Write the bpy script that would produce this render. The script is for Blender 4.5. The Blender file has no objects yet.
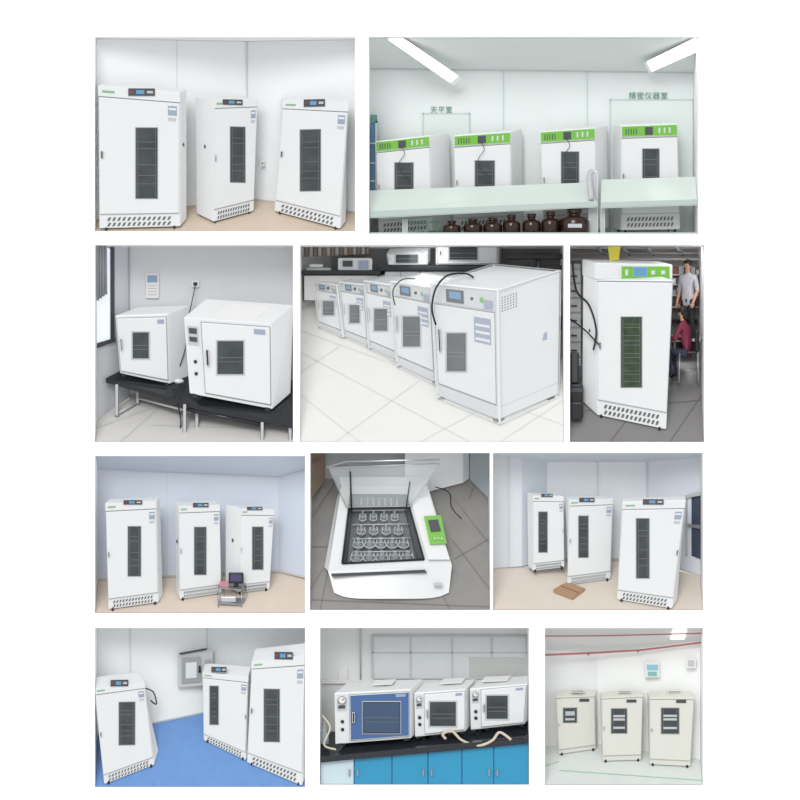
import bpy, bmesh, math, random
from mathutils import Vector, Matrix
random.seed(3)
S=100.0
def W(u,v,d): return Vector(((u-400)/S, d, (400-v)/S))
def l1(x):
    x/=255.0
    return x/12.92 if x<=.04045 else ((x+.055)/1.055)**2.4
MC={}
def mat(name,rgb,rough=.5,metal=0,noise=.03,emit=0,alpha=1,scale=4,bump=0,spec=.5):
    if name in MC: return MC[name]
    m=bpy.data.materials.new(name); m.use_nodes=True
    nt=m.node_tree; b=nt.nodes['Principled BSDF']
    c=[l1(x) for x in rgb]
    tc=nt.nodes.new('ShaderNodeTexCoord'); nz=nt.nodes.new('ShaderNodeTexNoise')
    nz.inputs['Scale'].default_value=scale; nz.inputs['Detail'].default_value=4
    nt.links.new(tc.outputs['Object'],nz.inputs['Vector'])
    mx=nt.nodes.new('ShaderNodeMix'); mx.data_type='RGBA'
    mx.inputs[6].default_value=[max(0,x*(1-noise)) for x in c]+[1]
    mx.inputs[7].default_value=[min(1,x*(1+noise)) for x in c]+[1]
    nt.links.new(nz.outputs[0],mx.inputs[0]); nt.links.new(mx.outputs[2],b.inputs['Base Color'])
    b.inputs['Roughness'].default_value=rough; b.inputs['Metallic'].default_value=metal
    b.inputs['Specular IOR Level'].default_value=spec
    if bump:
        bp=nt.nodes.new('ShaderNodeBump'); bp.inputs['Strength'].default_value=bump; bp.inputs['Distance'].default_value=.02
        nt.links.new(nz.outputs[0],bp.inputs['Height']); nt.links.new(bp.outputs[0],b.inputs['Normal'])
    if emit:
        b.inputs['Emission Color'].default_value=c+[1]; b.inputs['Emission Strength'].default_value=emit
    if alpha<1: b.inputs['Alpha'].default_value=alpha
    MC[name]=m; return m

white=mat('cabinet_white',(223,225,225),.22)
white2=mat('cabinet_off_white',(206,209,210),.4)  # off-white, a little greyer than the cabinet body
cream=mat('cabinet_cream',(214,214,205),.4)
glass=mat('dark_glass_reflect',(64,70,72),.12,noise=.8,scale=5,spec=.4)  # dark door glass; colour noise painted in to look like reflections
glassg=mat('green_door_glass',(54,70,50),.12,noise=.8,scale=16,spec=.4)
frame=mat('gasket_grey',(128,132,132),.5)
black=mat('black_plastic',(24,25,28),.4)
dgrey=mat('dark_grey',(66,68,72),.5)
grey=mat('mid_grey',(150,153,156),.5)
lgrey=mat('light_grey',(186,189,191),.5)
steel=mat('stainless_steel',(160,162,165),.3,.7)
green=mat('lime_panel',(110,180,58),.4)
screen=mat('lcd_blue',(96,150,190),.2)
slot=mat('vent_slot',(96,97,97),.6)
shelfm=mat('wire_shelf',(106,112,112),.4,.2)
labelm=mat('label_blue_grey',(150,160,182),.5)
redm=mat('red_led',(170,56,50),.4)
paper=mat('paper',(225,225,223),.8)
seam=mat('panel_seam',(200,205,208),.7)
wood=mat('cardboard',(150,118,90),.8)

class Fr:
    """local frame of a box-shaped appliance: a = left-right, b = bottom-top, c = front-back"""
    def __init__(s,R,tl,tr,br,bl,kt,kb,dep=None,mn=.1):
        s.q=(tl,tr,br,bl)
        if dep: dl=dr=dep[0]; bk=(dep[1],dep[1])
        else:
            dl=R.f(*bl); dr=R.f(*br)
            bk=(max(dl+mn,R.f(bl[0]+kb[0],bl[1]+kb[1])),max(dr+mn,R.f(br[0]+kb[0],br[1]+kb[1])))
            bk=(min(bk[0],R.D-.01),min(bk[1],R.D-.01))
        s.F=[W(*bl,dl),W(*br,dr),W(*tr,dr),W(*tl,dl)]
        s.B=[W(bl[0]+kb[0],bl[1]+kb[1],bk[0]),W(br[0]+kb[0],br[1]+kb[1],bk[1]),
             W(tr[0]+kt[0],tr[1]+kt[1],bk[1]),W(tl[0]+kt[0],tl[1]+kt[1],bk[0])]
    def bi(s,Q,a,b): return (Q[0]*(1-a)+Q[1]*a)*(1-b)+(Q[3]*(1-a)+Q[2]*a)*b
    def __call__(s,a,b,c):
        p=s.bi(s.F,a,b)
        if c<0: return p+Vector((0,c,0))
        return p*(1-c)+s.bi(s.B,a,b)*c
    def inv(s,u,v):
        tl,tr,br,bl=s.q; a=b=.5
        for _ in range(12):
            L=bl[0]*(1-b)+tl[0]*b; Rr=br[0]*(1-b)+tr[0]*b; a=(u-L)/(Rr-L)
            bo=bl[1]*(1-a)+br[1]*a; to=tl[1]*(1-a)+tr[1]*a; b=(bo-v)/(bo-to)
        return a,b

CUR=None
class O:
    def __init__(s,name): s.bm=bmesh.new(); s.name=name; s.m=[]
    def mi(s,m):
        if m not in s.m: s.m.append(m)
        return s.m.index(m)
    def hexa(s,p,m,bev=0):
        vs=[s.bm.verts.new(x) for x in p]
        idx=[(0,1,2,3),(7,6,5,4),(4,5,1,0),(3,2,6,7),(1,5,6,2),(4,0,3,7)]
        fs=[s.bm.faces.new([vs[i] for i in f]) for f in idx]
        k=s.mi(m)
        for f in fs: f.material_index=k
        bmesh.ops.recalc_face_normals(s.bm,faces=fs)
        if bev: 
            es=list({e for f in fs for e in f.edges})
            bmesh.ops.bevel(s.bm,geom=es,offset=bev,segments=2,profile=.6,affect='EDGES',clamp_overlap=True)
    def box(s,M,a0,a1,b0,b1,c0,c1,m,bev=0):
        s.hexa([M(a0,b0,c0),M(a1,b0,c0),M(a1,b1,c0),M(a0,b1,c0),M(a0,b0,c1),M(a1,b0,c1),M(a1,b1,c1),M(a0,b1,c1)],m,bev)
    def pbox(s,M,u0,u1,v0,v1,c0,c1,m,bev=0):
        A=[M.inv(u0,v1),M.inv(u1,v1),M.inv(u1,v0),M.inv(u0,v0)]
        s.hexa([M(a,b,c0) for a,b in A]+[M(a,b,c1) for a,b in A],m,bev)
    def prism(s,pts0,pts1,m):
        n=len(pts0)
        a=[s.bm.verts.new(p) for p in pts0]; b=[s.bm.verts.new(p) for p in pts1]
        fs=[s.bm.faces.new(a),s.bm.faces.new(b[::-1])]
        for i in range(n): fs.append(s.bm.faces.new([a[i],b[i],b[(i+1)%n],a[(i+1)%n]]))
        k=s.mi(m)
        for f in fs: f.material_index=k
        bmesh.ops.recalc_face_normals(s.bm,faces=fs)
    def slab(s,pts,m,t=.03,off=Vector((0,0,0))):
        P=[W(*p) for p in pts]
        s.prism(P,[p+Vector((0,t,0))+off for p in P],m)
    def cub(s,u0,u1,v0,v1,d0,d1,m,bev=0):
        s.hexa([W(u0,v1,d0),W(u1,v1,d0),W(u1,v0,d0),W(u0,v0,d0),W(u0,v1,d1),W(u1,v1,d1),W(u1,v0,d1),W(u0,v0,d1)],m,bev)
    def tube(s,P,r,m,n=7,smooth=0):
        P=[Vector(p) for p in P]
        if smooth:
            Q=[]
            for i in range(len(P)-1):
                p0=P[max(i-1,0)];p1=P[i];p2=P[i+1];p3=P[min(i+2,len(P)-1)]
                for j in range(smooth):
                    t=j/smooth
                    Q.append(.5*((2*p1)+(p2-p0)*t+(2*p0-5*p1+4*p2-p3)*t*t+(3*p1-p0-3*p2+p3)*t**3))
            Q.append(P[-1]); P=Q
        k=s.mi(m); rings=[]
        for i,p in enumerate(P):
            d=(P[min(i+1,len(P)-1)]-P[max(i-1,0)]).normalized()
            x=d.orthogonal() if i==0 else (rx-d*rx.dot(d))
            if x.length<1e-5: x=d.orthogonal()
            x.normalize(); rx=x; y=d.cross(x)
            rr=r[i] if isinstance(r,(list,tuple)) else r
            rings.append([s.bm.verts.new(p+(x*math.cos(2*math.pi*j/n)+y*math.sin(2*math.pi*j/n))*rr) for j in range(n)])
        fs=[]
        for A,B in zip(rings,rings[1:]):
            for j in range(n): fs.append(s.bm.faces.new([A[j],A[(j+1)%n],B[(j+1)%n],B[j]]))
        for f in fs: f.smooth=True
        fs.append(s.bm.faces.new(rings[0][::-1])); fs.append(s.bm.faces.new(rings[-1]))
        for f in fs: f.material_index=k
        bmesh.ops.recalc_face_normals(s.bm,faces=fs)
    def ring(s,c,r,t,m,ax=(1,0,0),ay=(0,0,1),n=16):
        ax=Vector(ax); ay=Vector(ay)
        s.tube([Vector(c)+(ax*math.cos(2*math.pi*i/n)+ay*math.sin(2*math.pi*i/n))*r for i in range(n+1)],t,m,5)
    def ball(s,c,r,m,sc=(1,1,1),seg=12):
        mt=Matrix.Translation(c)@Matrix.Diagonal((r*sc[0],r*sc[1],r*sc[2],1))
        g=bmesh.ops.create_uvsphere(s.bm,u_segments=seg,v_segments=seg-3,radius=1,matrix=mt)
        k=s.mi(m)
        for f in {f for v in g['verts'] for f in v.link_faces}: f.material_index=k; f.smooth=True
    def end(s,clip=True):
        bm=s.bm
        if clip and CUR:
            x0,y0,x1,y1=CUR.rect; e=.3
            for co,no in ((W(x0+e,0,0),(-1,0,0)),(W(x1-e,0,0),(1,0,0)),(W(0,y0+e,0),(0,0,1)),(W(0,y1-e,0),(0,0,-1))):
                bmesh.ops.bisect_plane(bm,geom=list(bm.verts)+list(bm.edges)+list(bm.faces),plane_co=co,plane_no=no,clear_outer=True)
        me=bpy.data.meshes.new(s.name)
        if bm.verts:
            xs=[v.co.x for v in bm.verts]; ys=[v.co.y for v in bm.verts]; zs=[v.co.z for v in bm.verts]
            c=Vector(((min(xs)+max(xs))/2,(min(ys)+max(ys))/2,min(zs)))
        else: c=Vector((0,0,0))
        bmesh.ops.translate(bm,vec=-c,verts=bm.verts)
        bm.to_mesh(me); bm.free()
        for m in s.m: me.materials.append(m)
        ob=bpy.data.objects.new(s.name,me); ob.location=c
        bpy.context.scene.collection.objects.link(ob); return ob

RECTS=[]
class Room:
    def __init__(s,rect,D,vb,df=.03):
        global CUR
        s.rect=rect; s.D=D; s.vb=vb; s.df=df; RECTS.append(rect); CUR=s
    def f(s,u,v):
        return max(.02,min(s.D,s.df+(s.D-s.df)*(s.rect[3]-v)/(s.rect[3]-s.vb)))
    def floor(s,pts,m,lines=(),lm=None,lw=.6):
        o=O('floor'); o.slab([(u,v,s.f(u,v)) for u,v in pts],m,t=.04,off=Vector((0,0,-.03)))
        for (u1,v1,u2,v2) in lines:
            dx,dy=u2-u1,v2-v1; L=math.hypot(dx,dy); nx,ny=-dy/L*lw,dx/L*lw
            q=[(u1+nx,v1+ny),(u2+nx,v2+ny),(u2-nx,v2-ny),(u1-nx,v1-ny)]
            o.slab([(u,v,s.f(u,v)-.004) for u,v in q],lm,t=.003)
        return o.end()
def wall(name,pts,m,t=.03):
    o=O(name); o.slab(pts,m,t); return o.end()
def strip(name,pts,w,m,t=.006):
    """thin trim following a polyline (u,v,d)"""
    o=O(name)
    for (u1,v1,d1),(u2,v2,d2) in zip(pts,pts[1:]):
        dx,dy=u2-u1,v2-v1; L=math.hypot(dx,dy) or 1; nx,ny=-dy/L*w/2,dx/L*w/2
        o.slab([(u1+nx,v1+ny,d1-t),(u2+nx,v2+ny,d2-t),(u2-nx,v2-ny,d2-t),(u1-nx,v1-ny,d1-t)],m,t)
    return o.end()
def fill_lamp(u,v,d,e,size=.25,target=None):  # added fill light without a fitting, brightens a dim room
    l=bpy.data.lights.new('fill_light','AREA'); l.energy=e; l.size=size
    ob=bpy.data.objects.new('fill_light',l); bpy.context.scene.collection.objects.link(ob); ob.location=W(u,v,d)
    if target: ob.rotation_euler=(W(*target)-W(u,v,d)).to_track_quat('-Z','Y').to_euler()

def tall(R,tl,tr,br,bl,kt,kb,win,head='black',disp=None,grille=True,label='R',gb=.115,hb=.925,dep=None,name='laboratory_incubator',body=None,gl=None,side=None,shelves=6,handle='L',extra=None,shm=None):
    body=body or white; gl=gl or glass; shm=shm or shelfm
    o=O(name); M=Fr(R,tl,tr,br,bl,kt,kb,dep)
    o.box(M,0,1,.02,1,0,1,body,.012)
    for a in (.08,.92):
        for c in (.1,.9):
            p=M(a,.012,c); o.ball(p,.022,black,(.6,1,1),8)
    o.box(M,.015,.985,gb+.004,hb-.006,-.018,0,body,.006)
    o.box(M,0,1,hb,1,-.016,0,body,.006)
    o.box(M,.01,.99,hb-.006,hb-.001,-.004,0,grey)
    o.box(M,.01,.99,gb-.003,gb+.003,-.004,0,lgrey)
    if head=='black':
        u0,u1,v0,v1=disp
        o.pbox(M,u0,u1,v0,v1,-.024,-.014,dgrey,.002)
        w=u1-u0; h=v1-v0
        o.pbox(M,u0+w*.3,u0+w*.6,v0+h*.25,v1-h*.25,-.027,-.022,screen)
        o.pbox(M,u0+w*.7,u0+w*.92,v0+h*.35,v1-h*.35,-.027,-.022,lgrey)
        o.pbox(M,u0+w*.1,u0+w*.18,v0+h*.4,v1-h*.4,-.027,-.022,redm)
    elif head=='green':
        o.box(M,0.01,.99,hb+.01,.99,-.03,-.014,green,.003)
        for k in range(5): o.box(M,.08+k*.045,.095+k*.045,hb+.03,.965,-.033,-.028,dgrey)
        o.box(M,.42,.56,hb+.022,.975,-.033,-.028,dgrey)
        for k in range(3): o.box(M,.66+k*.09,.69+k*.09,hb+.035,.965,-.033,-.028,white2)
    u0,u1,v0,v1=win
    o.pbox(M,u0-1.0,u1+1.0,v0-1.0,v1+1.0,-.023,-.016,frame,.002)
    o.pbox(M,u0,u1,v0,v1,-.026,-.02,gl)
    for k in range(1,shelves):
        vv=v0+(v1-v0)*(k+.25*math.sin(k*2.3))/shelves
        hh=.25 if shm is shelfm else 1.1
        o.pbox(M,u0+1.6,u1-1.6,vv-hh,vv+hh,-.0275,-.0255,shm)
    if u1-u0>9:   # shelf uprights inside the chamber
        o.pbox(M,u0+1.4,u0+1.8,v0+1,v1-1,-.0275,-.0255,shelfm); o.pbox(M,u1-1.8,u1-1.4,v0+1,v1-1,-.0275,-.0255,shelfm)
    if grille:
        n=13
        for r in range(2):
            for k in range(n):
                a=.1+k*.8/n; b0=gb*(.3+.32*r); b1=b0+gb*.2; s=.022
                p=[(a,b0),(a+.026,b0),(a+.026+s,b1),(a+s,b1)]
                o.prism([M(x,y,-.006) for x,y in p],[M(x,y,.02) for x,y in p],slot)
    a=.03 if handle=='L' else .95
    o.box(M,a,a+.025,.5,.55,-.04,-.016,black,.003)
    if label:
        a=.85
        o.box(M,a,a+.11,hb-.1,hb-.03,-.02,-.016,labelm)
        o.box(M,a+.01,a+.1,hb-.06,hb-.045,-.0215,-.019,paper)
        o.box(M,a,a+.1,hb-.14,hb-.115,-.02,-.016,lgrey)
        o.box(M,.05,.2,hb+.027,hb+.042,-.02,-.014,mat('logo_green',(130,176,138),.5))
    if side=='L': o.ball(M(0,.6,.5),.02,dgrey,(.5,1,1),8)
    if side=='R': o.ball(M(1,.6,.5),.02,dgrey,(.5,1,1),8)
    if extra: extra(o,M)
    o.end(); return M

def oven(R,tl,tr,br,bl,kt,kb,win,ctrl='L',door=None,dep=None,wrap=False,name='drying_oven',gl=None,vent=False,papers=False,handle=True,gauge=None,extra=None):
    o=O(name); M=Fr(R,tl,tr,br,bl,kt,kb,dep); gl=gl or glass; door=door or white
    o.box(M,0,1,.03,1,0,1,white,.01)
    for a in (.06,.94):
        for c in (.08,.92):
            o.box(M,a-.03,a+.03,-.01,.04,c-.05 if c>.1 else 0,c+.05,black)
    if ctrl=='L': A=(.2,.98,.08,.95)
    elif ctrl=='T': A=(.04,.96,.14,.83)
    else: A=(.03,.97,.08,.95)
    o.box(M,A[0]-.008,A[1]+.008,A[2]-.01,A[3]+.01,-.008,0,grey)
    o.box(M,A[0],A[1],A[2],A[3],-.024,0,door,.006)
    u0,u1,v0,v1=win
    o.pbox(M,u0-2,u1+2,v0-2,v1+2,-.028,-.018,lgrey if door==white else dgrey,.004)
    o.pbox(M,u0,u1,v0,v1,-.032,-.026,gl)
    vv=(v0+v1)/2; o.pbox(M,u0+1,u1-1,vv-.3,vv+.3,-.034,-.031,shelfm)
    o.pbox(M,u0+1,u1-1,vv+4,vv+4.5,-.034,-.031,shelfm)
    if ctrl=='L':
        o.box(M,.03,.16,.66,.9,-.012,0,lgrey,.003); o.box(M,.05,.14,.8,.87,-.016,-.01,dgrey)
        o.box(M,.05,.14,.7,.76,-.016,-.01,dgrey)
        for b in (.45,.3): o.ball(M(.1,b,-.01),.018,black,(1,.6,1),8)
    elif ctrl=='T':
        o.box(M,.02,.98,.85,.99,-.012,0,white2,.003)
        o.box(M,.22,.5,.865,.98,-.02,-.01,dgrey,.003); o.box(M,.27,.45,.9,.96,-.023,-.018,screen)
        o.box(M,.74,.79,.9,.94,-.02,-.01,green); o.ball(M(.62,.92,-.01),.018,black,(1,.6,1),8)
        o.box(M,.64,.9,.58,.78,-.026,-.02,labelm)
        for k in range(3): o.box(M,.66,.88,.6+k*.055,.62+k*.055,-.028,-.025,paper)
        o.box(M,.04,.96,.03,.12,-.012,0,white2,.003)
    if gauge:
        p=M(.1,.86,-.012); o.tube([p,p+Vector((0,-.02,0))],gauge,steel,14); o.tube([p+Vector((0,-.02,0)),p+Vector((0,-.026,0))],gauge*.8,paper,14)
        o.tube([p+Vector((0,-.03,0)),p+Vector((gauge*.5,-.03,gauge*.4))],.004,redm,5)
    if handle:
        a=A[0]+.03
        o.box(M,a,a+.035,.42,.62,-.055,-.02,black,.005)
    o.box(M,.8,.93,.86,.92,-.026,-.02,labelm)
    if vent:
        for k in range(6):
            for j in range(6):
                o.ball(M(1.003,.84+.02*j,.08+.045*k),.0075,dgrey,(1,1,1),6)
        o.box(M,.997,1.004,.5,.56,.62,.8,labelm); o.box(M,.997,1.003,.12,.125,.02,.98,lgrey)
    if papers: o.box(M,.3,.8,1.0,1.01,.2,.8,paper)
    if wrap:
        wm=mat('plastic_film',(236,239,241),.08,alpha=.16,bump=.9,scale=10,noise=.1)
        o.box(M,-.015,1.015,.0,1.015,-.045,1.01,wm,.01)
    if extra: extra(o,M)
    o.end(); return M

# ================= panel 1 =================
R=Room((95,37,355,231),.6,196)
w1=mat('wall_p1',(240,242,242),.5); fl=mat('floor_beige',(208,192,172),.2,noise=.06)
R.floor([(95,231),(95,220),(245,197),(355,212),(355,231)],fl)
dl=R.f(95,220); dr=R.f(355,212)
wall('wall_left',[(95,220,dl),(245,197,.6),(245,37,.6),(95,37,dl)],w1)
wall('wall_right',[(245,197,.6),(355,212,dr),(355,37,dr),(245,37,.6)],mat('wall_p1b',(235,238,239),.5))
bb=mat('baseboard_grey',(200,193,184),.5)
strip('baseboard_left',[(95,219,dl),(245,196,.59)],1.6,bb)
strip('baseboard_right',[(245,196,.59),(355,211,dr)],1.6,bb)
strip('trim_1',[(245,37,.59),(245,197,.59)],1,seam)
strip('trim_4',[(175,37,.42),(175,205,.42)],.5,seam)
tall(R,(98,85),(180,92),(180,229),(99,231.5),(6,-4),(6,-8),(136,157,128,198),disp=(128,155,88,96),side='R')
tall(R,(214,98),(257,96),(253,212),(213,224),(-20,-4),(-18,-9),(230,244,126,181),disp=(222,242,98,104),side='L')
tall(R,(282,98),(349,102),(340,231.5),(273,212),(-2,-4),(6,-8),(300,320,129,190),disp=(303,325,98,106))
o=O('wall_switch'); o.cub(259,263,158,164,.5,.54,paper,.004); o.cub(260,262,160,162,.49,.51,grey); o.end()

# ================= panel 2 =================
R=Room((369,37,698,234),.75,260)
w2=mat('wall_p2',(227,234,232),.6)
wall('wall_back',[(369,234,.75),(698,234,.75),(698,68,.75),(369,64,.75)],w2)
wall('ceiling',[(369,64,.75),(698,68,.75),(698,37,.1),(369,37,.1)],mat('ceiling_p2',(222,228,226),.7))
strip('trim_5',[(369,64,.74),(698,68,.74)],1,seam)
lampm=mat('lamp_tube',(255,255,255),.5,emit=2.5)
for q in ([(384,37),(402,37),(463,75),(454,82)],[(646,60),(652,70),(700,50),(698,36)]):
    o=O('fluorescent_light'); P=[(u,v,.05+.6*(v-37)/32 if v<69 else .62) for u,v in q]
    P=[(u,v,max(.04,min(d,.6)-.06)) for u,v,d in P]
    o.slab(P,white,.04)
    c=[sum(x[i] for x in P)/4 for i in range(3)]
    Q=[tuple(c[i]+(x[i]-c[i])*.88 for i in range(3)) for x in P]
    o.slab([(u,v,d-.02) for u,v,d in Q],lampm,.02); o.end()
dw=mat('door_p2',(218,227,224),.5)
for u0,u1,v0,v1,n in ((424,470,110,234,'door_1'),(614,697,96,234,'door_2')):
    o=O(n); o.cub(u0,u1,v0,v1,.735,.745,dw,.004)
    for a,b,c,d in ((u0-1,u0,v0-1,v1),(u1,u1+1,v0-1,v1),(u0-1,u1+1,v0-1,v0)): o.cub(a,b,c,d,.732,.745,seam)
    o.cub(u0+4,u0+6,v0+60,v0+66,.715,.735,steel); o.end()
strip('trim_6',[(505,66,.74),(505,234,.74)],.6,seam); strip('trim_7',[(590,66,.74),(590,234,.74)],.6,seam)
def text(name,s,u,v,size,d,m):
    cu=bpy.data.curves.new(name,'FONT'); cu.body=s; cu.size=size; cu.extrude=.001; cu.align_x='CENTER'; cu.space_character=1.12
    ob=bpy.data.objects.new(name,cu); bpy.context.scene.collection.objects.link(ob)
    ob.location=W(u,v,d); ob.rotation_euler=(math.pi/2,0,0); cu.materials.append(m); return ob
gt=mat('sign_green',(96,150,128),.6)
text('door_sign','天平室',442,108,.072,.74,gt); text('door_sign','精密仪器室',652,94,.076,.74,gt)
cs=[((375,139),(430,133),(433,232),(378,236),(20,-4),(395,413,161,205)),
    ((454,133),(512,129),(513,232),(456,234),(12,-4),(476,495,159,205)),
    ((541,129),(597,125),(599,230),(545,232),(13,-4),(563,580,150,203)),
    ((623,123),(680,121),(683,230),(623,231),(-7,-3),(645,661,147,200))]
def cab_cable(o,M): o.tube([M(.45,.93,-.04),M(.53,.84,-.05),M(.42,.74,-.05),M(.5,.62,-.05),M(.6,.58,-.04)],.0035,dgrey,6,5)
for i,(tl,tr,br,bl,k,w) in enumerate(cs):
    tall(R,tl,tr,br,bl,k,(k[0],-2),w,head='green',hb=.88,dep=(.45,.66),grille=True,label=None,gb=.17,extra=cab_cable if i<3 else None)
o=O('blue_cabinet'); o.cub(370,376,118,200,.5,.7,mat('blue_glass',(70,120,150),.2),.01); o.cub(370,377,112,120,.49,.7,mat('teal',(90,140,130),.5)); o.cub(375,377,118,200,.49,.7,lgrey)
for v in (140,160,178): o.cub(370,375,v,v+1.5,.49,.5,lgrey)
o.end()
sh=mat('shelf_green_white',(208,219,213),.2); she=mat('shelf_edge',(180,194,188),.4)
def shelf(o,pts,th):
    P=[W(*p) for p in pts]; o.prism(P,[p+Vector((0,0,-th)) for p in P],sh)
o=O('reagent_shelf')
shelf(o,[(369,213,.08),(597,202,.08),(588,181,.36),(369,189,.36)],.05)
o.slab([(369,211,.07),(598,201,.07),(598,206,.07),(369,217,.07)],she,.015)
o.cub(589,599,170,234,.2,.24,lgrey,.01); o.tube([W(594,170,.22),W(590,176,.2),W(592,200,.1)],.03,lgrey,8,4)
o.cub(402,408,218,234,.2,.24,lgrey,.01); o.end()
o=O('reagent_shelf')
shelf(o,[(601,203,.08),(698,200,.08),(698,175,.36),(603,178,.36)],.05)
o.slab([(601,202,.07),(698,199,.07),(698,204,.07),(601,207,.07)],she,.015); o.cub(601,606,206,234,.2,.24,lgrey,.01); o.end()
brown=mat('amber_glass',(46,26,18),.1)
o=O('work_bench'); o.cub(369,698,232.5,236,.02,.4,sh); o.end()
for u,v,r in [(452,220,9),(473,218,9.5),(493,217,9.5),(512,214,9),(532,213,9.5),(551,211,9.5),(575,208,15)]:
    o=O('reagent_bottle'); b=232.5
    prof=[(0.0,.9),(.06,1.),(.5,1.),(.62,.85),(.7,.4),(.8,.38),(.82,.52),(.86,.52),(.88,.38),(.93,.55),(1.,.45)]
    h=(b-v)
    o.tube([W(u,b-h*t,.17) for t,_ in prof],[r*x/S for _,x in prof],brown,14)
    if r>10: o.cub(u-7,u+7,b-h*.36,b-h*.2,.015,.03,lgrey)
    o.end()
o=O('wire_rack')
for k in range(6): o.tube([W(412+k*5,222,.2),W(414+k*5,232,.2)],.004,gt,5)
o.tube([W(410,222,.2),W(440,221,.2)],.006,gt,5); o.end()

# ================= panel 3 =================
R=Room((95,245,293,442),.6,395)
w3=mat('wall_p3',(212,214,217),.6)
R.floor([(95,442),(95,420),(130,396),(293,396),(293,442)],mat('floor_p3',(204,202,198),.15),[(95,428,150,408),(120,442,165,400),(150,425,293,430)],lgrey)
wall('wall_back',[(126,398,.6),(293,398,.6),(293,245,.6),(126,245,.6)],w3)
wall('wall_left',[(95,420,.3),(126,398,.6),(126,245,.6),(95,245,.3)],mat('wall_p3b',(204,206,210),.6))
strip('baseboard_back',[(126,396,.59),(293,396,.59)],3,grey)
strip('trim_8',[(126,245,.585),(126,398,.585)],.8,grey)
o=O('window_1'); o.slab([(95,344,.285),(111,338,.44),(111,248,.44),(95,245,.285)],mat('daylight_pane',(226,232,240),.2,emit=.5),.02)
o.slab([(108,341,.40),(112,340,.43),(112,246,.43),(108,246,.40)],dgrey,.02); o.slab([(95,348,.27),(113,341,.43),(113,337,.43),(95,343,.27)],dgrey,.02); o.end()
cm=mat('curtain_grey',(150,151,154),.9)
o=O('curtain')
for k in range(4): o.tube([W(96+k*2.6,245,.2+.02*k),W(96.5+k*2.6,300-k*2,.2+.02*k)],.016,cm if k%2 else grey,8)
o.end()
o=O('wall_notice'); o.cub(143,156,272,297,.575,.595,paper); o.cub(144.5,154.5,274,281,.57,.58,mat('notice_blue',(132,156,185),.6))
for v in (284,287,290,293): o.cub(145,154,v,v+.6,.57,.58,lgrey)
o.end()
o=O('wall_socket'); o.cub(189,197,279,286,.57,.6,paper,.004); o.cub(191,195,281,284,.56,.58,black)
o.tube([W(193,284,.56),W(190,300,.5),W(186,320,.48),W(184,345,.44),W(178,366,.42)],.005,black,6,5); o.end()
o=O('lab_table'); tm=mat('black_top',(32,34,38),.2)
P=[(104,378,.33),(205,407,.12),(293,424,.03),(293,380,.5),(126,366,.57)]
PW=[W(*p) for p in P]; o.prism(PW,[p+Vector((0,.0,-.045)) for p in PW],tm)
leg=lgrey
for u,v0,v1,d in ((115,384,416,.3),(135,388,404,.45),(184,404,442,.14),(196,408,442,.2),(262,422,442,.05),(290,426,442,.05)): o.cub(u-1.8,u+1.8,v0,v1,d,d+.04,leg,.004)
o.tube([W(115,414,.32),W(135,402,.47)],.015,leg); o.tube([W(184,436,.16),W(196,432,.22)],.015,leg); o.tube([W(135,398,.46),W(190,412,.2)],.012,leg)
o.tube([W(184,409,.16),W(262,425,.07)],.02,tm)
o.tube([W(172,388,.22),W(180,420,.2),W(176,440,.2)],.007,black,6,5); o.end()
oven(R,(113,315),(166,313),(168,386),(118,375),(22,-9),(22,-9),(131,147,332,358),ctrl='N',dep=(.36,.5))
oven(R,(183,317),(271,323),(272,412),(189,396),(22,-19),(18,-16),(217,243,341,374),ctrl='L',dep=(.14,.32),papers=True)
o=O('mouse'); o.ball(W(178,381,.22),.04,mat('white_gloss',(220,220,220),.3),(1.3,1,.6)); o.end()

# ================= panel 4 =================
R=Room((300,245,564,442),.9,286)
fm=mat('floor_gloss_tile',(224,224,220),.05)
fgl=mat('grout_light',(208,208,204),.4)
R.floor([(300,442),(300,310),(330,286),(564,286),(564,442)],fm,[(300,352,470,442),(300,395,360,442),(300,330,564,425),(340,345,300,372),(420,380,335,442),(480,410,420,442),(564,400,500,442)],fgl,lw=.35)
wall('wall_back',[(330,286,.9),(564,286,.9),(564,245,.9),(330,245,.9)],mat('wall_p4',(160,160,160),.7))
wall('wall_left',[(300,310,.75),(330,286,.9),(330,245,.9),(300,245,.75)],mat('wall_p4b',(195,195,193),.7))
cm=mat('curtain_brown',(128,112,98),.9)
o=O('curtain')
for k in range(16): o.tube([W(301+k*4.4,245,.7),W(301+k*4.4,255-k*.2,.7)],.022,cm if k%2 else MC['wall_p4'],8)
o.end()
o=O('lab_bench'); tb=MC['black_top']
o.cub(300,380,269,273,.62,.85,tb); o.cub(302,378,273,300,.66,.85,paper,.01)
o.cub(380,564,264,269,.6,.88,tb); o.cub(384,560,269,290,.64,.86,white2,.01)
for u in (400,420,520,540): o.cub(u,u+1,270,290,.635,.65,grey)
o.end()
o=O('bench_instrument'); o.cub(337,372,256,269,.64,.8,white,.02); o.cub(342,352,259,265,.62,.65,dgrey); o.cub(358,368,259,267,.62,.65,labelm); o.end()
o=O('bench_instrument'); o.cub(305,330,266,269,.64,.75,lgrey,.01); o.cub(308,322,262,266,.66,.73,white,.01); o.end()
oven(R,(386,252),(428,249),(428,264),(388,264),(3,-6),(3,-4),(396,418,253,261),ctrl='N',dep=(.62,.74))
oven(R,(436,240),(500,238),(500,264),(436,264),(3,-6),(3,-4),(450,478,245,258),ctrl='N',dep=(.62,.74),gl=mat('glass_black',(46,50,56),.1))
o=O('steel_cupboard'); bl_=mat('blue_metal',(62,104,156),.4); o.cub(557,564,316,392,.5,.6,bl_,.01); o.cub(557,564,300,316,.49,.6,paper,.01); o.cub(560,563,330,360,.48,.51,lgrey); o.end()
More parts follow.
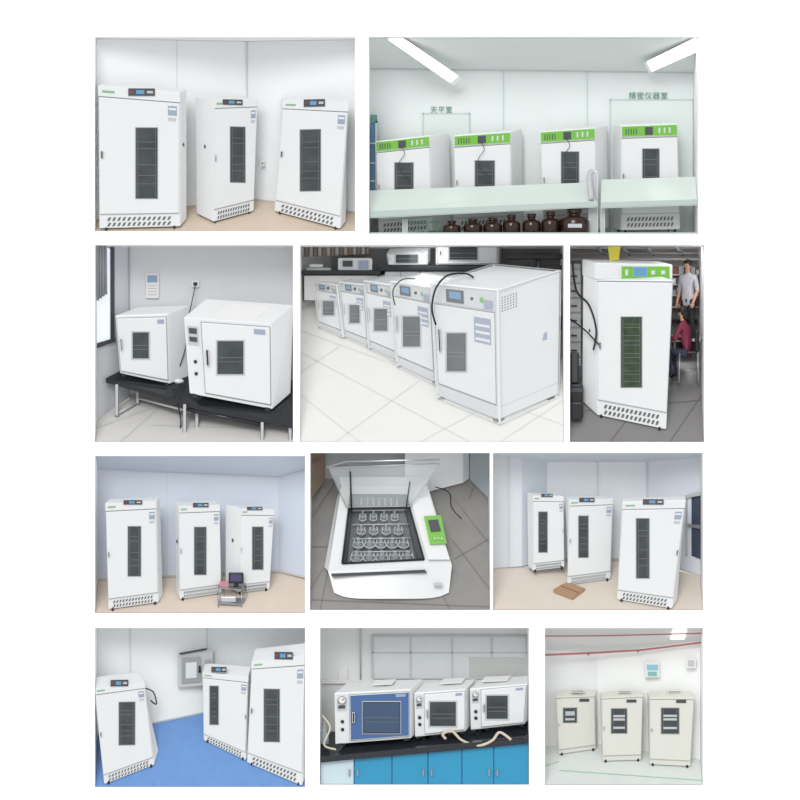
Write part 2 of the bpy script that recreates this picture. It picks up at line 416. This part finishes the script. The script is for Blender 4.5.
o=O('lab_stool'); o.cub(508,564,252,258,.44,.56,black,.02); o.tube([W(540,256,.5),W(540,275,.5)],.03,dgrey); o.end()
E=[((312,281),(336,284),(342,337),(317,326),(20,-5),(20,-8),(322,333,300,314)),
   ((338,281),(364,284),(368,347),(343,336),(22,-6),(22,-10),(349,359,304,322)),
   ((363,280),(392,285),(397,362),(368,348),(25,-7),(25,-12),(374,387,308,330)),
   ((390,281),(431,287),(436,385),(396,366),(34,-9),(34,-16),(403,420,316,346)),
   ((431,284),(497,291),(499,424),(437,398),(64,-20),(60,-26),(447,466,333,371))]
def cb1(o,M): o.tube([W(436,325,.1),W(432,308,.1),W(436,288,.1),W(448,275,.16),W(466,273,.25),W(474,277,.25)],.01,black,7,6)
def cb2(o,M): o.tube([W(395,305,.2),W(393,290,.2),W(402,279,.3),W(415,278,.3)],.006,black,7,6)
for e,c in zip(E,(None,None,None,cb2,cb1)):
    oven(R,*e,ctrl='T',wrap=True,vent=(e is E[-1]),extra=c)
fill_lamp(430,250,.45,1.2,.4,(430,275,.7))  # added fill for the benches at the back

# ================= panel 5 =================
R=Room((570,245,704,442),.95,318)
fm=mat('floor_dark_tile',(126,124,124),.18,noise=.08)
R.floor([(570,442),(570,318),(704,318),(704,442)],fm,[(570,380,704,368),(570,412,704,400),(610,442,700,330),(670,442,704,395),(590,340,704,345)],mat('grout_p5',(100,98,98),.6),lw=.4)
wall('wall_back',[(570,320,.95),(704,320,.95),(704,245,.95),(570,245,.95)],mat('wall_p5',(182,175,170),.7))
o=O('storage_cabinet')
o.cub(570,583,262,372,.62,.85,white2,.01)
for k in range(7):
    v=268+k*15; o.cub(571,583,v,v+13,.6,.63,white,.005); o.cub(573,579,v+6,v+7.5,.58,.61,dgrey)
o.end()
o=O('display_shelf')
o.cub(676,704,264,318,.82,.92,mat('shelf_dark',(120,114,112),.6),.01)
for v in (272,282,293,305): o.cub(676,704,v,v+1.5,.76,.82,lgrey)
random.seed(5)
for v in (271.9,281.9,292.9,304.9):
    u=677
    while u<701:
        w=random.choice((3,4,5)); h=random.uniform(4,8); o.cub(u,u+w,v-h,v,.77,.8,random.choice((labelm,paper,redm,dgrey,wood,lgrey))); u+=w+1.2
o.end()
o=O('ceiling_truss')
for u in (600,625,650,680): o.tube([W(u,245,.6),W(u+8,252,.9)],.015,lgrey)
o.cub(570,704,250,252,.8,.84,grey); o.cub(570,704,256,258,.8,.84,lgrey)
o.end()
o=O('black_case'); o.cub(571,584,384,426,.2,.34,black,.02); o.cub(572,583,388,392,.19,.21,dgrey); o.cub(571,583,402,420,.1,.2,tb,.02); o.cub(571,580,352,384,.24,.34,dgrey,.02); o.end()
def hdr(o,M):
    y=M.F[0].y
    H=Fr(R,(596,262),(674,264),(674,281),(596,279),(-13,-4),(-13,-4),dep=(y-.01,y+.12))
    o.box(H,0,1,0,1,0,1,white,.015); o.pbox(H,622,671,265.5,278.5,-.02,0,green,.004); o.pbox(H,634,648,266.5,276,-.026,-.018,screen,.002); o.pbox(H,652,656,270,274,-.026,-.018,white2)
    o.pbox(H,626,629,269,275,-.026,-.018,white2); o.pbox(H,662,666,270,274,-.026,-.018,white2)
    o.tube([W(574,262,y+.2),W(578,290,y+.2),W(590,305,y),W(597,330,y-.03),W(594,350,y-.03)],.01,black,7,5); o.tube([W(571,318,y+.2),W(586,330,y),W(600,345,y-.03)],.008,black,7,5)
tall(R,(597,279),(674,280),(667,433),(598,418),(-13,-5),(-15,-14),(622,642,317,387),head=None,gl=glassg,label=None,hb=.99,gb=.13,side='L',shelves=12,extra=hdr)
o=O('yellow_tag'); o.prism([W(609,246,.3),W(622,245,.3),W(620,259,.28),W(611,260,.28)],[W(609,246,.32),W(622,245,.32),W(620,259,.3),W(611,260,.3)],mat('yellow',(224,212,80),.6)); o.end()
o=O('work_desk'); o.cub(676,704,338,341,.56,.8,paper,.01)
for u in (678,702): o.cub(u-1,u+1,341,372,.6,.64,lgrey)
o.cub(678,686,334,338,.6,.7,lgrey); o.end()

skin=mat('skin',(206,162,136),.6); hair=mat('hair_black',(26,24,26),.5)
def person(name,foot,scale,rot,pose,shirt,trous,shoe):
    V=[];E_=[];
    def v(p,r,parent=None,m=None):
        V.append((Vector(p),r,m)); i=len(V)-1
        if parent is not None: E_.append((parent,i))
        return i
    sit=pose=='sit'
    hz=.48 if sit else .93
    lean=-.12 if sit else 0
    pel=v((0,0,hz),.125,None,trous)
    wa=v((0,lean*.2,hz+.2),.115,pel,shirt); ch=v((0,lean*.7,hz+.4),.135,wa,shirt)
    nb=v((0,lean,hz+.52),.07,ch,shirt); nk=v((0,lean-.02,hz+.58),.05,nb,skin)
    hd=v((0,lean-.04,hz+.68),.083,nk,skin); ht=v((0,lean-.035,hz+.77),.07,hd,skin)
    tips=[]
    for sx in (-1,1):
        sh_=v((sx*.17,lean*.9,hz+.46),.062,ch,shirt)
        if sit: e=(sx*.24,lean-.1,hz+.22); w_=(sx*.12,lean-.33,hz+.27); p_=(sx*.1,lean-.41,hz+.27); fd=Vector((0,-1,-.15))
        else: e=(sx*.22,.02,hz+.2); w_=(sx*.2,-.12,hz+.0); p_=(sx*.19,-.15,hz-.07); fd=Vector((0,-.3,-1))
        el=v(e,.047,sh_,shirt); wr=v(w_,.03,el,shirt if sit else skin); pa=v(p_,.034,wr,skin)
        tips.append((Vector(p_),fd.normalized(),sx))
        if sit: k=(sx*.11,-.42,hz+.02); an=(sx*.12,-.36,.09); to=(sx*.13,-.52,.04)
        else: k=(sx*.1,-.02,.5); an=(sx*.1,.02,.09); to=(sx*.12,-.14,.04)
        hp=v((sx*.09,-.03 if sit else 0,hz-.03),.088,pel,trous)
        kn=v(k,.06,hp,trous); a_=v(an,.042,kn,trous); v(to,.036,a_,shoe)
    me=bpy.data.meshes.new(name); me.from_pydata([p for p,_,_ in V],E_,[])
    ob=bpy.data.objects.new(name,me); bpy.context.scene.collection.objects.link(ob)
    sm=ob.modifiers.new('s','SKIN'); ss=ob.modifiers.new('u','SUBSURF'); ss.levels=2; ss.render_levels=2
    for i,(p,r,m) in enumerate(V):
        d=me.skin_vertices[0].data[i]; d.radius=(r,r); d.use_root=(i==0)
    dg=bpy.context.evaluated_depsgraph_get(); em=bpy.data.meshes.new_from_object(ob.evaluated_get(dg))
    bpy.data.objects.remove(ob)
    o=O(name); mats=[skin,shirt,trous,shoe,hair]
    for m in mats: o.mi(m)
    o.bm.from_mesh(em)
    for f in o.bm.faces:
        c=f.calc_center_median(); best=None
        for a,b in E_:
            A,B=V[a][0],V[b][0]; t=max(0,min(1,(c-A).dot(B-A)/max((B-A).length_squared,1e-9)))
            dd=(c-(A+(B-A)*t)).length-(V[a][1]*(1-t)+V[b][1]*t)
            if best is None or dd<best[0]: best=(dd,V[b][2])
        f.material_index=mats.index(best[1]); f.smooth=True
    hc=V[hd][0]
    o.ball(hc+Vector((0,.03,.04)),.095,hair,(.93,.98,1.0),16)
    if sit: o.ball(hc+Vector((0,.075,-.04)),.07,hair,(1,.8,1.2),12)
    o.ball(hc+Vector((0,-.095,-.005)),.016,skin,(.8,1.1,1.3),8)
    for sx in (-1,1):
        o.ball(hc+Vector((sx*.033,-.078,.012)),.011,black,(1.2,.6,.8),8); o.ball(hc+Vector((sx*.088,.0,-.01)),.02,skin,(.5,.8,1.2),8)
    o.ball(hc+Vector((0,-.08,-.045)),.018,mat('lips',(170,100,92),.5),(1.3,.4,.4),8)
    for p,fd,sx in tips:
        for k,(off,L) in enumerate(((-.027,.055),(-.009,.07),(.009,.075),(.027,.06))):
            st=p+Vector((off,0,0))-fd*.01; md=p+Vector((off*1.1,0,0))+fd*(L*.6); en=md+(fd+Vector((0,0,-.5 if sit else 0))+Vector((0,-.4,0))).normalized()*L*.6
            o.tube([st,md,en],[.01,.009,.006],skin,6)
        st=p+Vector((-sx*.02,0,0))-fd*.02
        o.tube([st,st+Vector((-sx*.035,0,0))+fd*.03,st+Vector((-sx*.04,0,0))+fd*.06],[.011,.01,.007],skin,6)
    mt=Matrix.Translation(foot)@Matrix.Rotation(rot,4,'Z')@Matrix.Diagonal((scale,scale*.75,scale,1))
    o.bm.transform(mt); o.end()
person('standing_man',W(692,348,.66),.52,math.radians(-40),'stand',mat('shirt_light',(200,200,206),.8),mat('trousers_dark',(48,48,56),.8),black)
o=O('office_chair')
cx,cd=690,.3
o.cub(682,698,351,354,cd-.06,cd+.1,black,.02); o.cub(697,701,330,352,cd-.04,cd+.1,dgrey,.02)
for du,dd in ((-9,-.08),(9,-.08),(-9,.1),(9,.1)): o.tube([W(cx+du,353,cd+dd*.8),W(cx+du*1.1,383,cd+dd)],.01,steel)
o.tube([W(682,370,cd-.08),W(699,370,cd-.08)],.008,steel); o.end()
person('seated_woman',W(690,379,.3),.57,math.radians(-112),'sit',mat('shirt_maroon',(128,44,68),.8),mat('trousers_navy',(48,52,72),.8),black)
fill_lamp(690,248,.25,1.6,.3,(690,330,.6))  # added fill for the people behind the incubator

# ================= panel 6 =================
R=Room((95,456,305,613),.55,574)
w6=mat('wall_p6',(211,218,229),.6); fl6=mat('floor_p6',(214,200,185),.2,noise=.05)
R.floor([(95,613),(95,582),(277,574),(305,580),(305,613)],fl6)
d6=R.f(95,582)
wall('wall_back',[(95,582,d6),(277,574,.55),(277,478,.55),(95,470,d6)],w6)
wall('wall_right',[(277,574,.55),(305,580,.45),(305,470,.45),(277,478,.55)],mat('wall_p6b',(203,211,223),.6))
wall('ceiling',[(95,470,d6),(277,478,.55),(305,470,.45),(305,456,.25),(95,456,.25)],mat('ceiling_p6',(206,215,228),.7))
strip('baseboard_back',[(95,581,d6),(277,573,.54)],1.6,bb); strip('baseboard_right',[(277,573,.54),(305,579,.44)],1.6,bb)
strip('trim_9',[(95,470,d6),(277,478,.54),(305,470,.44)],.8,seam)
strip('trim_10',[(165,473,.49),(165,578,.49)],.5,seam)
tall(R,(105,503),(156,501),(158,605),(108,612),(3,-4),(4,-6),(128,140,527,576),disp=(123,142,500,505))
tall(R,(178,506),(219,505),(221,596),(179,602),(-5,-4),(-4,-6),(194,205,528,575),disp=(192,208,503,508),side='L')
tall(R,(240,509),(274,510),(269,592),(238,596),(-16,-4),(-14,-7),(252,262,528,570),disp=(246,262,507,511),side='L')
o=O('instrument_cart')
for v,d in ((588,.16),(603,.1)):
    P=[W(218,v,d),W(241,v+2,d),W(245,v-4,d+.08),W(223,v-5,d+.08)]; o.prism(P,[p+Vector((0,0,-.01)) for p in P],steel)
for u,d in ((218,.16),(241,.16),(245,.24),(223,.24)):
    o.tube([W(u,586,d),W(u,609,d-.06)],.007,steel); o.ball(W(u,610,d-.06),.015,black,(1,1,1),6)
o.cub(219,228,582,588,.17,.22,mat('pink_box',(190,130,140),.6)); o.cub(220,236,597,603,.11,.16,lgrey,.01); o.end()
o=O('portable_monitor'); o.cub(228,243,573,584,.16,.2,black,.01); o.cub(230,241,575,582,.153,.16,mat('mon_screen',(72,70,110),.2)); o.cub(233,238,584,587,.17,.2,black); o.end()

# ================= panel 7 =================
R=Room((310,453,490,610),.8,480)
fm7=mat('floor_p7',(140,138,135),.22,noise=.1,scale=8)
ln=[(310,520,338,478),(310,590,338,545),(455,500,490,545),(452,540,490,590),(440,590,450,610),(455,560,490,540),(310,600,490,607),(470,500,478,480),(310,548,332,548),(320,610,330,560)]
R.floor([(310,610),(310,480),(490,480),(490,610)],fm7,ln,mat('grout',(120,116,114),.7),lw=.5)
wall('wall_back',[(310,482,.8),(490,482,.8),(490,453,.8),(310,453,.8)],mat('wall_p7',(178,181,181),.7))
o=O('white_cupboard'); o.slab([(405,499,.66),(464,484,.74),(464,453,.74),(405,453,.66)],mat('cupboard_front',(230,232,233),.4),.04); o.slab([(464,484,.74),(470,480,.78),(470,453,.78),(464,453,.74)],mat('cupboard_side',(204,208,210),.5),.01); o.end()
o=O('door_1'); o.slab([(471,481,.78),(490,500,.66),(490,453,.66),(471,453,.78)],mat('bluegrey_door',(164,172,178),.6),.01); o.end()
o=O('wooden_crate'); o.slab([(310,500,.6),(324,482,.75),(324,453,.75),(310,453,.6)],mat('wood_brown',(140,124,108),.7),.02); o.cub(312,320,462,463,.58,.7,wood); o.end()
o=O('shaker_incubator')
dk=mat('chamber_steel',(104,107,109),.25,.25,noise=.2,scale=12)
wirem=mat('bright_wire',(190,194,197),.3)
fg=mat('flask_glass',(200,210,214),.05,alpha=.28)
seal=mat('rubber_seal',(34,34,36),.6)
OUT=[(341,487,.56),(428,487,.56),(452,566,.16),(328,572,.16)]
INN=[(350,496,.5),(406,496,.5),(424,560,.2),(342,564,.2)]
bot=[(352,510,.58),(404,510,.58),(417,564,.28),(347,567,.28)]
for i in range(4):
    j=(i+1)%4; dz=Vector((0,.06,-.03))
    o.prism([W(*OUT[i]),W(*OUT[j]),W(*INN[j]),W(*INN[i])],[W(*OUT[i])+dz,W(*OUT[j])+dz,W(*INN[j])+dz,W(*INN[i])+dz],white)
    o.prism([W(*INN[i]),W(*INN[j]),W(*bot[j]),W(*bot[i])],[W(*INN[i])+Vector((0,.02,0)),W(*INN[j])+Vector((0,.02,0)),W(*bot[j])+Vector((0,.02,0)),W(*bot[i])+Vector((0,.02,0))],dk)
    o.tube([W(*INN[i])+Vector((0,-.012,0)),W(*INN[j])+Vector((0,-.012,0))],.011,seal)
o.slab(bot,dk,.02)
N=14
low=[(334+(449-334)*i/N,599-6*abs(2*i/N-1)**6,.05+.05*abs(2*i/N-1)**2) for i in range(N+1)]
top=[(328+124*i/N,572-6*i/N,.16-.05*(1-abs(2*i/N-1)**2)) for i in range(N+1)]
for i in range(N):
    q=[W(*low[i]),W(*low[i+1]),W(*top[i+1]),W(*top[i])]
    o.prism(q,[Vector((p.x,.3,p.z)) for p in q],white)
o.prism([W(331,574,.08),W(425,570,.08),W(427,573,.08),W(332,577,.08)],[W(331,574,.16),W(425,570,.16),W(427,573,.16),W(332,577,.16)],dgrey)
o.cub(434,442,583,586,.04,.1,lgrey)
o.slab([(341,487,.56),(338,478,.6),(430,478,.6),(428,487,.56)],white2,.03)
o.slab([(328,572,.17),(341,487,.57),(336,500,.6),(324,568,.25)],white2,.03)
o.slab([(410,498,.46),(430,498,.46),(450,560,.15),(428,560,.15)],white,.05)
o.slab([(424,517,.33),(441,516,.33),(447,544,.2),(430,545,.2)],green,.03)
o.slab([(428,521,.30),(438,520,.30),(441,531,.24),(431,532,.24)],dgrey,.02)
for k in range(3): o.ball(W(435+k*3.5,539,.19),.009,white,(1,.6,1),8)
for r in range(4):
    t=r/3; nc=5 if r>1 else 4
    for c in range(nc):
        s=(c+.5)/nc
        L=357+(350-357)*t; Rr=400+(414-400)*t; u=L+(Rr-L)*s; v=520+39*t; d=.5-.25*t; rr=.036+.026*t
        o.ring(W(u,v,d),rr,.006,wirem,(1,0,0),(0,.4,.55),14)
        # clamped conical flask: wide base, neck standing up
        o.tube([W(u,v+3,d+.01),W(u,v+1,d),W(u,v-4,d-.02),W(u,v-7,d-.03),W(u,v-8,d-.03)],[rr*.7,rr*.75,rr*.35,rr*.3,rr*.4],fg,10)
        for g in (-1,1): o.tube([W(u+g*rr*50,v+4,d+.02),W(u+g*rr*98,v,d),W(u+g*rr*70,v-5,d-.02)],.006,wirem,5)
for v,d in ((512,.54),(526,.46),(540,.38),(553,.29)): o.tube([W(352,v,d),W(411,v-1,d)],.006,wirem)
for k in range(7): o.cub(360+k*6,362+k*6,499,507,.49,.5,grey)
o.end()
o=O('acrylic_lid'); ac=mat('clear_acrylic',(218,224,224),.06,alpha=.28)
o.slab([(346,508,.42),(410,507,.42),(440,464,.3),(328,468,.3)],ac,.02)
o.tube([W(346,508,.41),W(410,507,.41),W(440,464,.29),W(328,468,.29),W(346,508,.41)],.005,lgrey)
o.tube([W(351,513,.4),W(350,472,.29)],.009,seal); o.tube([W(406,510,.4),W(410,482,.31)],.007,dgrey)
o.tube([W(326,468,.28),W(345,462,.28),W(440,460,.28)],.007,lgrey); o.end()
o=O('power_cable'); o.tube([W(436,488,.66),W(450,494,.55),W(452,508,.42),W(462,520,.4)],.006,black,6,5); o.end()
fill_lamp(395,456,.2,.8,.3,(385,540,.4))  # added fill aimed at the shaker chamber

# ================= panel 8 =================
R=Room((493,453,703,610),.6,562)
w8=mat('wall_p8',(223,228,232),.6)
R.floor([(493,610),(493,568),(530,566),(552,562),(640,562),(703,578),(703,610)],mat('floor_p8',(212,202,190),.2,noise=.05))
dR=R.f(703,578)
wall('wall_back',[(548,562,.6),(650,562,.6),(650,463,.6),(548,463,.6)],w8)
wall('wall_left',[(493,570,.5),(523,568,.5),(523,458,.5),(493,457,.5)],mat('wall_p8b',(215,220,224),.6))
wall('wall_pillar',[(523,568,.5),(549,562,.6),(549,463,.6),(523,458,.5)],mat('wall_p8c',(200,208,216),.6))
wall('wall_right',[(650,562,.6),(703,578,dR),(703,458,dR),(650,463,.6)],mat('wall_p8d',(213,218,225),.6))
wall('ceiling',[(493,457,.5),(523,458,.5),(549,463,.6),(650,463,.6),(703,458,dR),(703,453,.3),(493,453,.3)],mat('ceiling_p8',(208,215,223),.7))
strip('baseboard_back',[(548,561,.59),(650,561,.59),(703,577,dR)],1.6,bb)
strip('trim_11',[(650,463,.59),(650,562,.59)],.7,seam); strip('trim_12',[(600,463,.59),(600,562,.59)],.5,seam); strip('trim_13',[(510,457,.49),(510,568,.49)],.5,seam)
o=O('window_1'); o.slab([(690,556,.47),(703,560,.38),(703,494,.38),(690,497,.47)],mat('night_window',(66,74,90),.15),.02); o.slab([(688,558,.45),(690,558,.45),(690,496,.45),(688,496,.45)],steel,.02); o.slab([(690,528,.44),(703,530,.35),(703,526,.35),(690,525,.44)],steel,.02); o.slab([(689,496,.44),(703,492,.35),(703,496,.35),(689,499,.44)],lgrey,.02); o.end()
tall(R,(534,496),(565,497),(566,570),(534,574),(-6,-3),(-5,-4),(540,548,513,553),disp=(542,554,494,498),handle='R',dep=(.38,.47))
tall(R,(570,500),(615,499),(612,582),(568,588),(-4,-3),(2,-5),(580,589,517,558),disp=(580,596,498,503))
tall(R,(623,502),(686,500),(672,611),(617,602),(0,-4),(6,-8),(637,649,519,578),disp=(643,664,499,505),handle='R')
o=O('flat_cardboard_box'); P=[W(554,593,R.f(0,594)),W(573,601,R.f(0,601)),W(586,592,R.f(0,592)),W(568,586,R.f(0,587))]
o.prism([p+Vector((0,0,.03)) for p in P],P,mat('cardboard2',(166,134,106),.8)); o.tube([(P[0]+P[3])/2+Vector((0,-.005,.032)),(P[1]+P[2])/2+Vector((0,-.005,.032))],.004,wood); o.end()

# ================= panel 9 =================
R=Room((95,628,305,787),.65,700)
w9=mat('wall_p9',(231,234,233),.6)
R.floor([(95,787),(95,738),(205,716),(305,740),(305,787)],mat('floor_blue_vinyl',(104,146,202),.2,noise=.1,scale=10))
dl=R.f(95,738); dc=R.f(205,716); dr=R.f(305,740)
wall('wall_left',[(95,738,dl),(205,716,dc),(205,628,dc),(95,628,dl)],w9)
wall('wall_right',[(205,716,dc),(305,740,dr),(305,628,dr),(205,628,dc)],mat('wall_p9b',(223,227,229),.6))
strip('baseboard_left',[(95,737,dl),(205,715,dc)],1.2,lgrey); strip('baseboard_right',[(205,715,dc),(305,739,dr)],1.2,lgrey)
strip('trim_14',[(205,628,dc),(205,716,dc)],.8,seam); strip('trim_15',[(128,628,.42),(128,730,.42)],.5,seam)
o=O('pass_through_hatch'); d=dc-.1
o.slab([(176,690,d),(211,687,d+.0),(211,652,d),(176,655,d)],lgrey,.05); o.slab([(180,686,d-.015),(199,684,d-.015),(199,659,d-.015),(180,660,d-.015)],steel,.02)
o.slab([(184,681,d-.03),(195,680,d-.03),(195,664,d-.03),(184,665,d-.03)],mat('hatch_glass',(206,212,214),.1),.02); o.slab([(203,682,d-.02),(209,682,d-.02),(209,662,d-.02),(203,662,d-.02)],grey,.02); o.tube([W(198,675,d-.03),W(198,668,d-.03)],.012,black); o.tube([W(178,656,d-.02),W(205,651,d-.02)],.01,dgrey); o.end()
def cb9(o,M): o.tube([W(144,690,.3),W(152,694,.3),W(155,706,.3),W(149,702,.28)],.007,black,6,5)
tall(R,(94,688),(144,683),(154,768),(104,787),(-6,-10),(4,-14),(119,134,703,745),disp=(110,128,680,687),label='R',hb=.93,extra=cb9)
tall(R,(201,674),(248,677),(245,764),(202,744),(2,-9),(8,-14),(209,217,688,726),disp=(210,226,668,674),handle='R')
tall(R,(251,662),(306,655),(302,789),(246,766),(3,-12),(8,-18),(264,279,690,742),disp=(274,293,652,660),handle='L')

# ================= panel 10 =================
R=Room((320,628,529,785),.6,785)
wall('wall_back',[(320,785,.6),(529,785,.6),(529,628,.6),(320,628,.6)],mat('wall_p10',(222,224,222),.6))
o=O('window_1'); pg=mat('frosted_pane',(208,212,213),.2)
o.cub(372,529,640,682,.58,.59,pg)
for u in (372,410,452,492,527): o.cub(u,u+1.5,638,684,.572,.59,lgrey)
o.cub(372,529,638,640,.57,.59,lgrey); o.cub(372,529,655,656,.572,.59,lgrey); o.cub(470,526,660,680,.575,.585,mat('pane_grey',(188,190,186),.3)); o.end()  # last part is a greyer panel on the panes
o=O('wall_conduit'); o.cub(320,529,683,687,.57,.59,paper,.004); o.cub(338,347,672,683,.57,.6,paper,.004); o.tube([W(360,628,.58),W(360,684,.58)],.008,lgrey); o.end()
o=O('marble_top_counter'); bt=mat('black_marble',(38,42,48),.08,noise=.5,scale=40); bf=mat('cupboard_blue',(44,146,186),.3); bf2=mat('cupboard_navy',(40,132,172),.35)
P=[W(320,757,.06),W(529,738,.06),W(529,722,.56),W(320,736,.56)]; o.prism(P,[p+Vector((0,0,-.06)) for p in P],bt)
o.prism([W(320,757,.05),W(529,738,.05),W(529,743,.05),W(320,763,.05)],[W(320,757,.09),W(529,738,.09),W(529,743,.09),W(320,763,.09)],bt)
PB=[W(320,764,.12),W(529,745,.12),W(529,792,.12),W(320,792,.12)]; o.prism(PB,[p+Vector((0,.42,0)) for p in PB],bf2)
es=[320,354,392,428,462,494,529]
for i in range(6):
    a,b=es[i]+.6,es[i+1]-.6
    va=763-(a-320)*20/209; vb_=763-(b-320)*20/209
    m=bf if i!=0 else mat('cupboard_pale',(196,214,220),.4)
    o.slab([(a,792,.1),(b,792,.1),(b,vb_,.1),(a,va,.1)],m,.03)
    h=b-4 if i%2==0 else a+3
    o.cub(h-.8,h+.8,770,777,.08,.1,steel)
o.end()
blue=mat('oven_blue',(66,102,152),.3)
oven(R,(334,694),(411,690),(411,741),(335,747),(12,-9),(12,-9),(364,399,704,733),ctrl='L',door=blue,dep=(.16,.4),name='vacuum_oven',gl=mat('glass_navy',(60,82,110),.12),gauge=.04)
oven(R,(414,694),(466,690),(466,734),(415,740),(10,-9),(10,-9),(430,456,703,727),ctrl='L',dep=(.2,.42),name='vacuum_oven',gauge=.028)
oven(R,(470,690),(528,685),(525,727),(471,733),(10,-8),(10,-8),(487,508,697,720),ctrl='L',dep=(.24,.46),name='vacuum_oven',gauge=.028)
o=O('paper_sheets'); 
for u0,u1,v,d in ((372,392,686,.25),(440,462,685,.3),(482,508,683,.33)): 
    P=[W(u0,v,d),W(u1,v-1,d),W(u1+4,v-5,d+.1),W(u0+4,v-4,d+.1)]; o.prism(P,[p+Vector((0,0,-.01)) for p in P],paper)
o.end()
hose=mat('rubber_hose',(206,196,176),.5)
o=O('vacuum_hose'); o.tube([W(446,740,.12),W(443,735,.12),W(452,732,.12),W(462,741,.1),W(478,746,.06),W(492,741,.04),W(499,733,.06),W(506,736,.06),W(511,740,.03)],.014,hose,8,6)
o.tube([W(322,716,.1),W(330,728,.08),W(324,745,.06),W(336,750,.06)],.01,hose,8,6)
o.end()
o=O('flask'); o.tube([W(324,745,.2),W(324,737,.2),W(324,730,.2),W(324,722,.2)],[.05,.045,.02,.02],mat('clear_glass',(190,200,204),.1,alpha=.6),12); o.end()

# ================= panel 11 =================
R=Room((545,628,703,785),.6,748)
w11=mat('wall_p11',(238,240,238),.6); f11=mat('floor_p11',(212,217,214),.12)
R.floor([(545,785),(545,750),(600,748),(703,762),(703,785)],f11,[(545,768,560,764),(560,772,703,781)],mat('floor_green_line',(150,200,174),.5),lw=.4)
dl=R.f(545,750); dr=R.f(703,762)
wall('wall_back',[(545,750,dl),(600,748,.6),(600,656,.6),(545,652,dl)],mat('wall_p11b',(230,232,231),.6))
wall('wall_right',[(600,748,.6),(703,762,dr),(703,643,dr),(600,656,.6)],w11)
wall('ceiling',[(545,652,dl),(600,656,.6),(703,643,dr),(703,628,.15),(545,628,.15)],mat('ceiling_p11',(222,224,223),.7))
pr=mat('pipe_red',(180,106,104),.5)
o=O('sprinkler_pipe'); o.tube([W(545,637,.2),W(600,637,.24),W(703,634,.15)],.007,pr,8); o.tube([W(545,657,.4),W(600,655,.46),W(645,652,.42),W(703,644,.3)],.01,pr,8)
for u,v in ((590,655),(640,652)): o.ball(W(u,v+1,.42),.016,pr)
o.end()
o=O('ceiling_lamp'); o.slab([(672,641,.3),(686,641,.3),(688,630,.17),(674,630,.17)],mat('lamp_soft',(255,255,255),.5,emit=1.0),.02); o.end()
o=O('exit_sign'); o.cub(647,662,664,680,.42,.48,paper,.01); o.cub(649,660,667,672,.41,.43,mat('exit_blue',(130,188,205),.5)); o.cub(650,659,674,678,.41,.43,mat('exit_teal',(120,182,170),.5)); o.end()
o=O('wall_notice'); o.cub(688,698,660,670,.34,.37,paper); o.cub(690,696,662,668,.335,.35,lgrey); o.end()
for q in (((557,699),(597,698),(598,754),(560,759),(2,-5),(2,-4),(565,578,711,725)),
          ((603,699),(645,697),(643,764),(604,765),(-2,-5),(0,-5),(613,628,711,735)),
          ((651,699),(696,699),(692,770),(651,768),(-2,-6),(0,-5),(663,680,710,735))):
    w=q[6]
    def pod(o,M,q=q):
        u=(q[0][0]+q[1][0])/2; y=M.F[0].y; o.cub(u-4,u+9,q[0][1]-7,q[0][1]-3.5,y+.03,y+.08,grey,.01)
        o.pbox(M,u+4,u+14,q[0][1]+2.5,q[0][1]+5.5,-.024,-.01,dgrey)
    tall(R,*q[:6],w,head=None,body=cream,grille=False,label=None,gb=.1,hb=.97,shelves=4,handle='L',extra=pod,shm=lgrey)

# ================= white display board with recessed compartments =================
CUR=None
bw=mat('board_white',(252,252,252),.9,noise=0,spec=.1)
o=O('wall_front')
us=sorted({-300,1100}|{r[0] for r in RECTS}|{r[2] for r in RECTS}); vs=sorted({-300,1100}|{r[1] for r in RECTS}|{r[3] for r in RECTS})
for a,b in zip(us,us[1:]):
    for c,d in zip(vs,vs[1:]):
        mu,mv=(a+b)/2,(c+d)/2
        if any(r[0]<mu<r[2] and r[1]<mv<r[3] for r in RECTS): continue
        f=o.bm.faces.new([o.bm.verts.new(W(*p,0)) for p in ((a,d),(b,d),(b,c),(a,c))]); f.material_index=o.mi(bw)
for x0,y0,x1,y1 in RECTS:
    for p,q in (((x0,y0),(x1,y0)),((x1,y0),(x1,y1)),((x1,y1),(x0,y1)),((x0,y1),(x0,y0))):
        f=o.bm.faces.new([o.bm.verts.new(x) for x in (W(*p,0),W(*q,0),W(*q,1.0),W(*p,1.0))]); f.material_index=o.mi(bw)
bmesh.ops.remove_doubles(o.bm,verts=o.bm.verts,dist=1e-5)
o.end()

# ================= light and camera =================
wd=bpy.data.worlds.new('World'); bpy.context.scene.world=wd; wd.use_nodes=True
wd.node_tree.nodes['Background'].inputs[0].default_value=(.985,.99,1,1); wd.node_tree.nodes['Background'].inputs[1].default_value=.82
sl=bpy.data.lights.new('sun','SUN'); sl.energy=1.35; sl.angle=math.radians(28)
so=bpy.data.objects.new('sun',sl); bpy.context.scene.collection.objects.link(so)
so.rotation_euler=Vector((.22,1,-.6)).to_track_quat('-Z','Y').to_euler()
cd=bpy.data.cameras.new('camera'); cam=bpy.data.objects.new('camera',cd); bpy.context.scene.collection.objects.link(cam)
cam.location=(0,-50,0); cam.rotation_euler=(math.pi/2,0,0); cd.sensor_width=36; cd.lens=225; cd.clip_end=300
bpy.context.scene.camera=cam
bpy.context.scene.view_settings.view_transform='Standard'
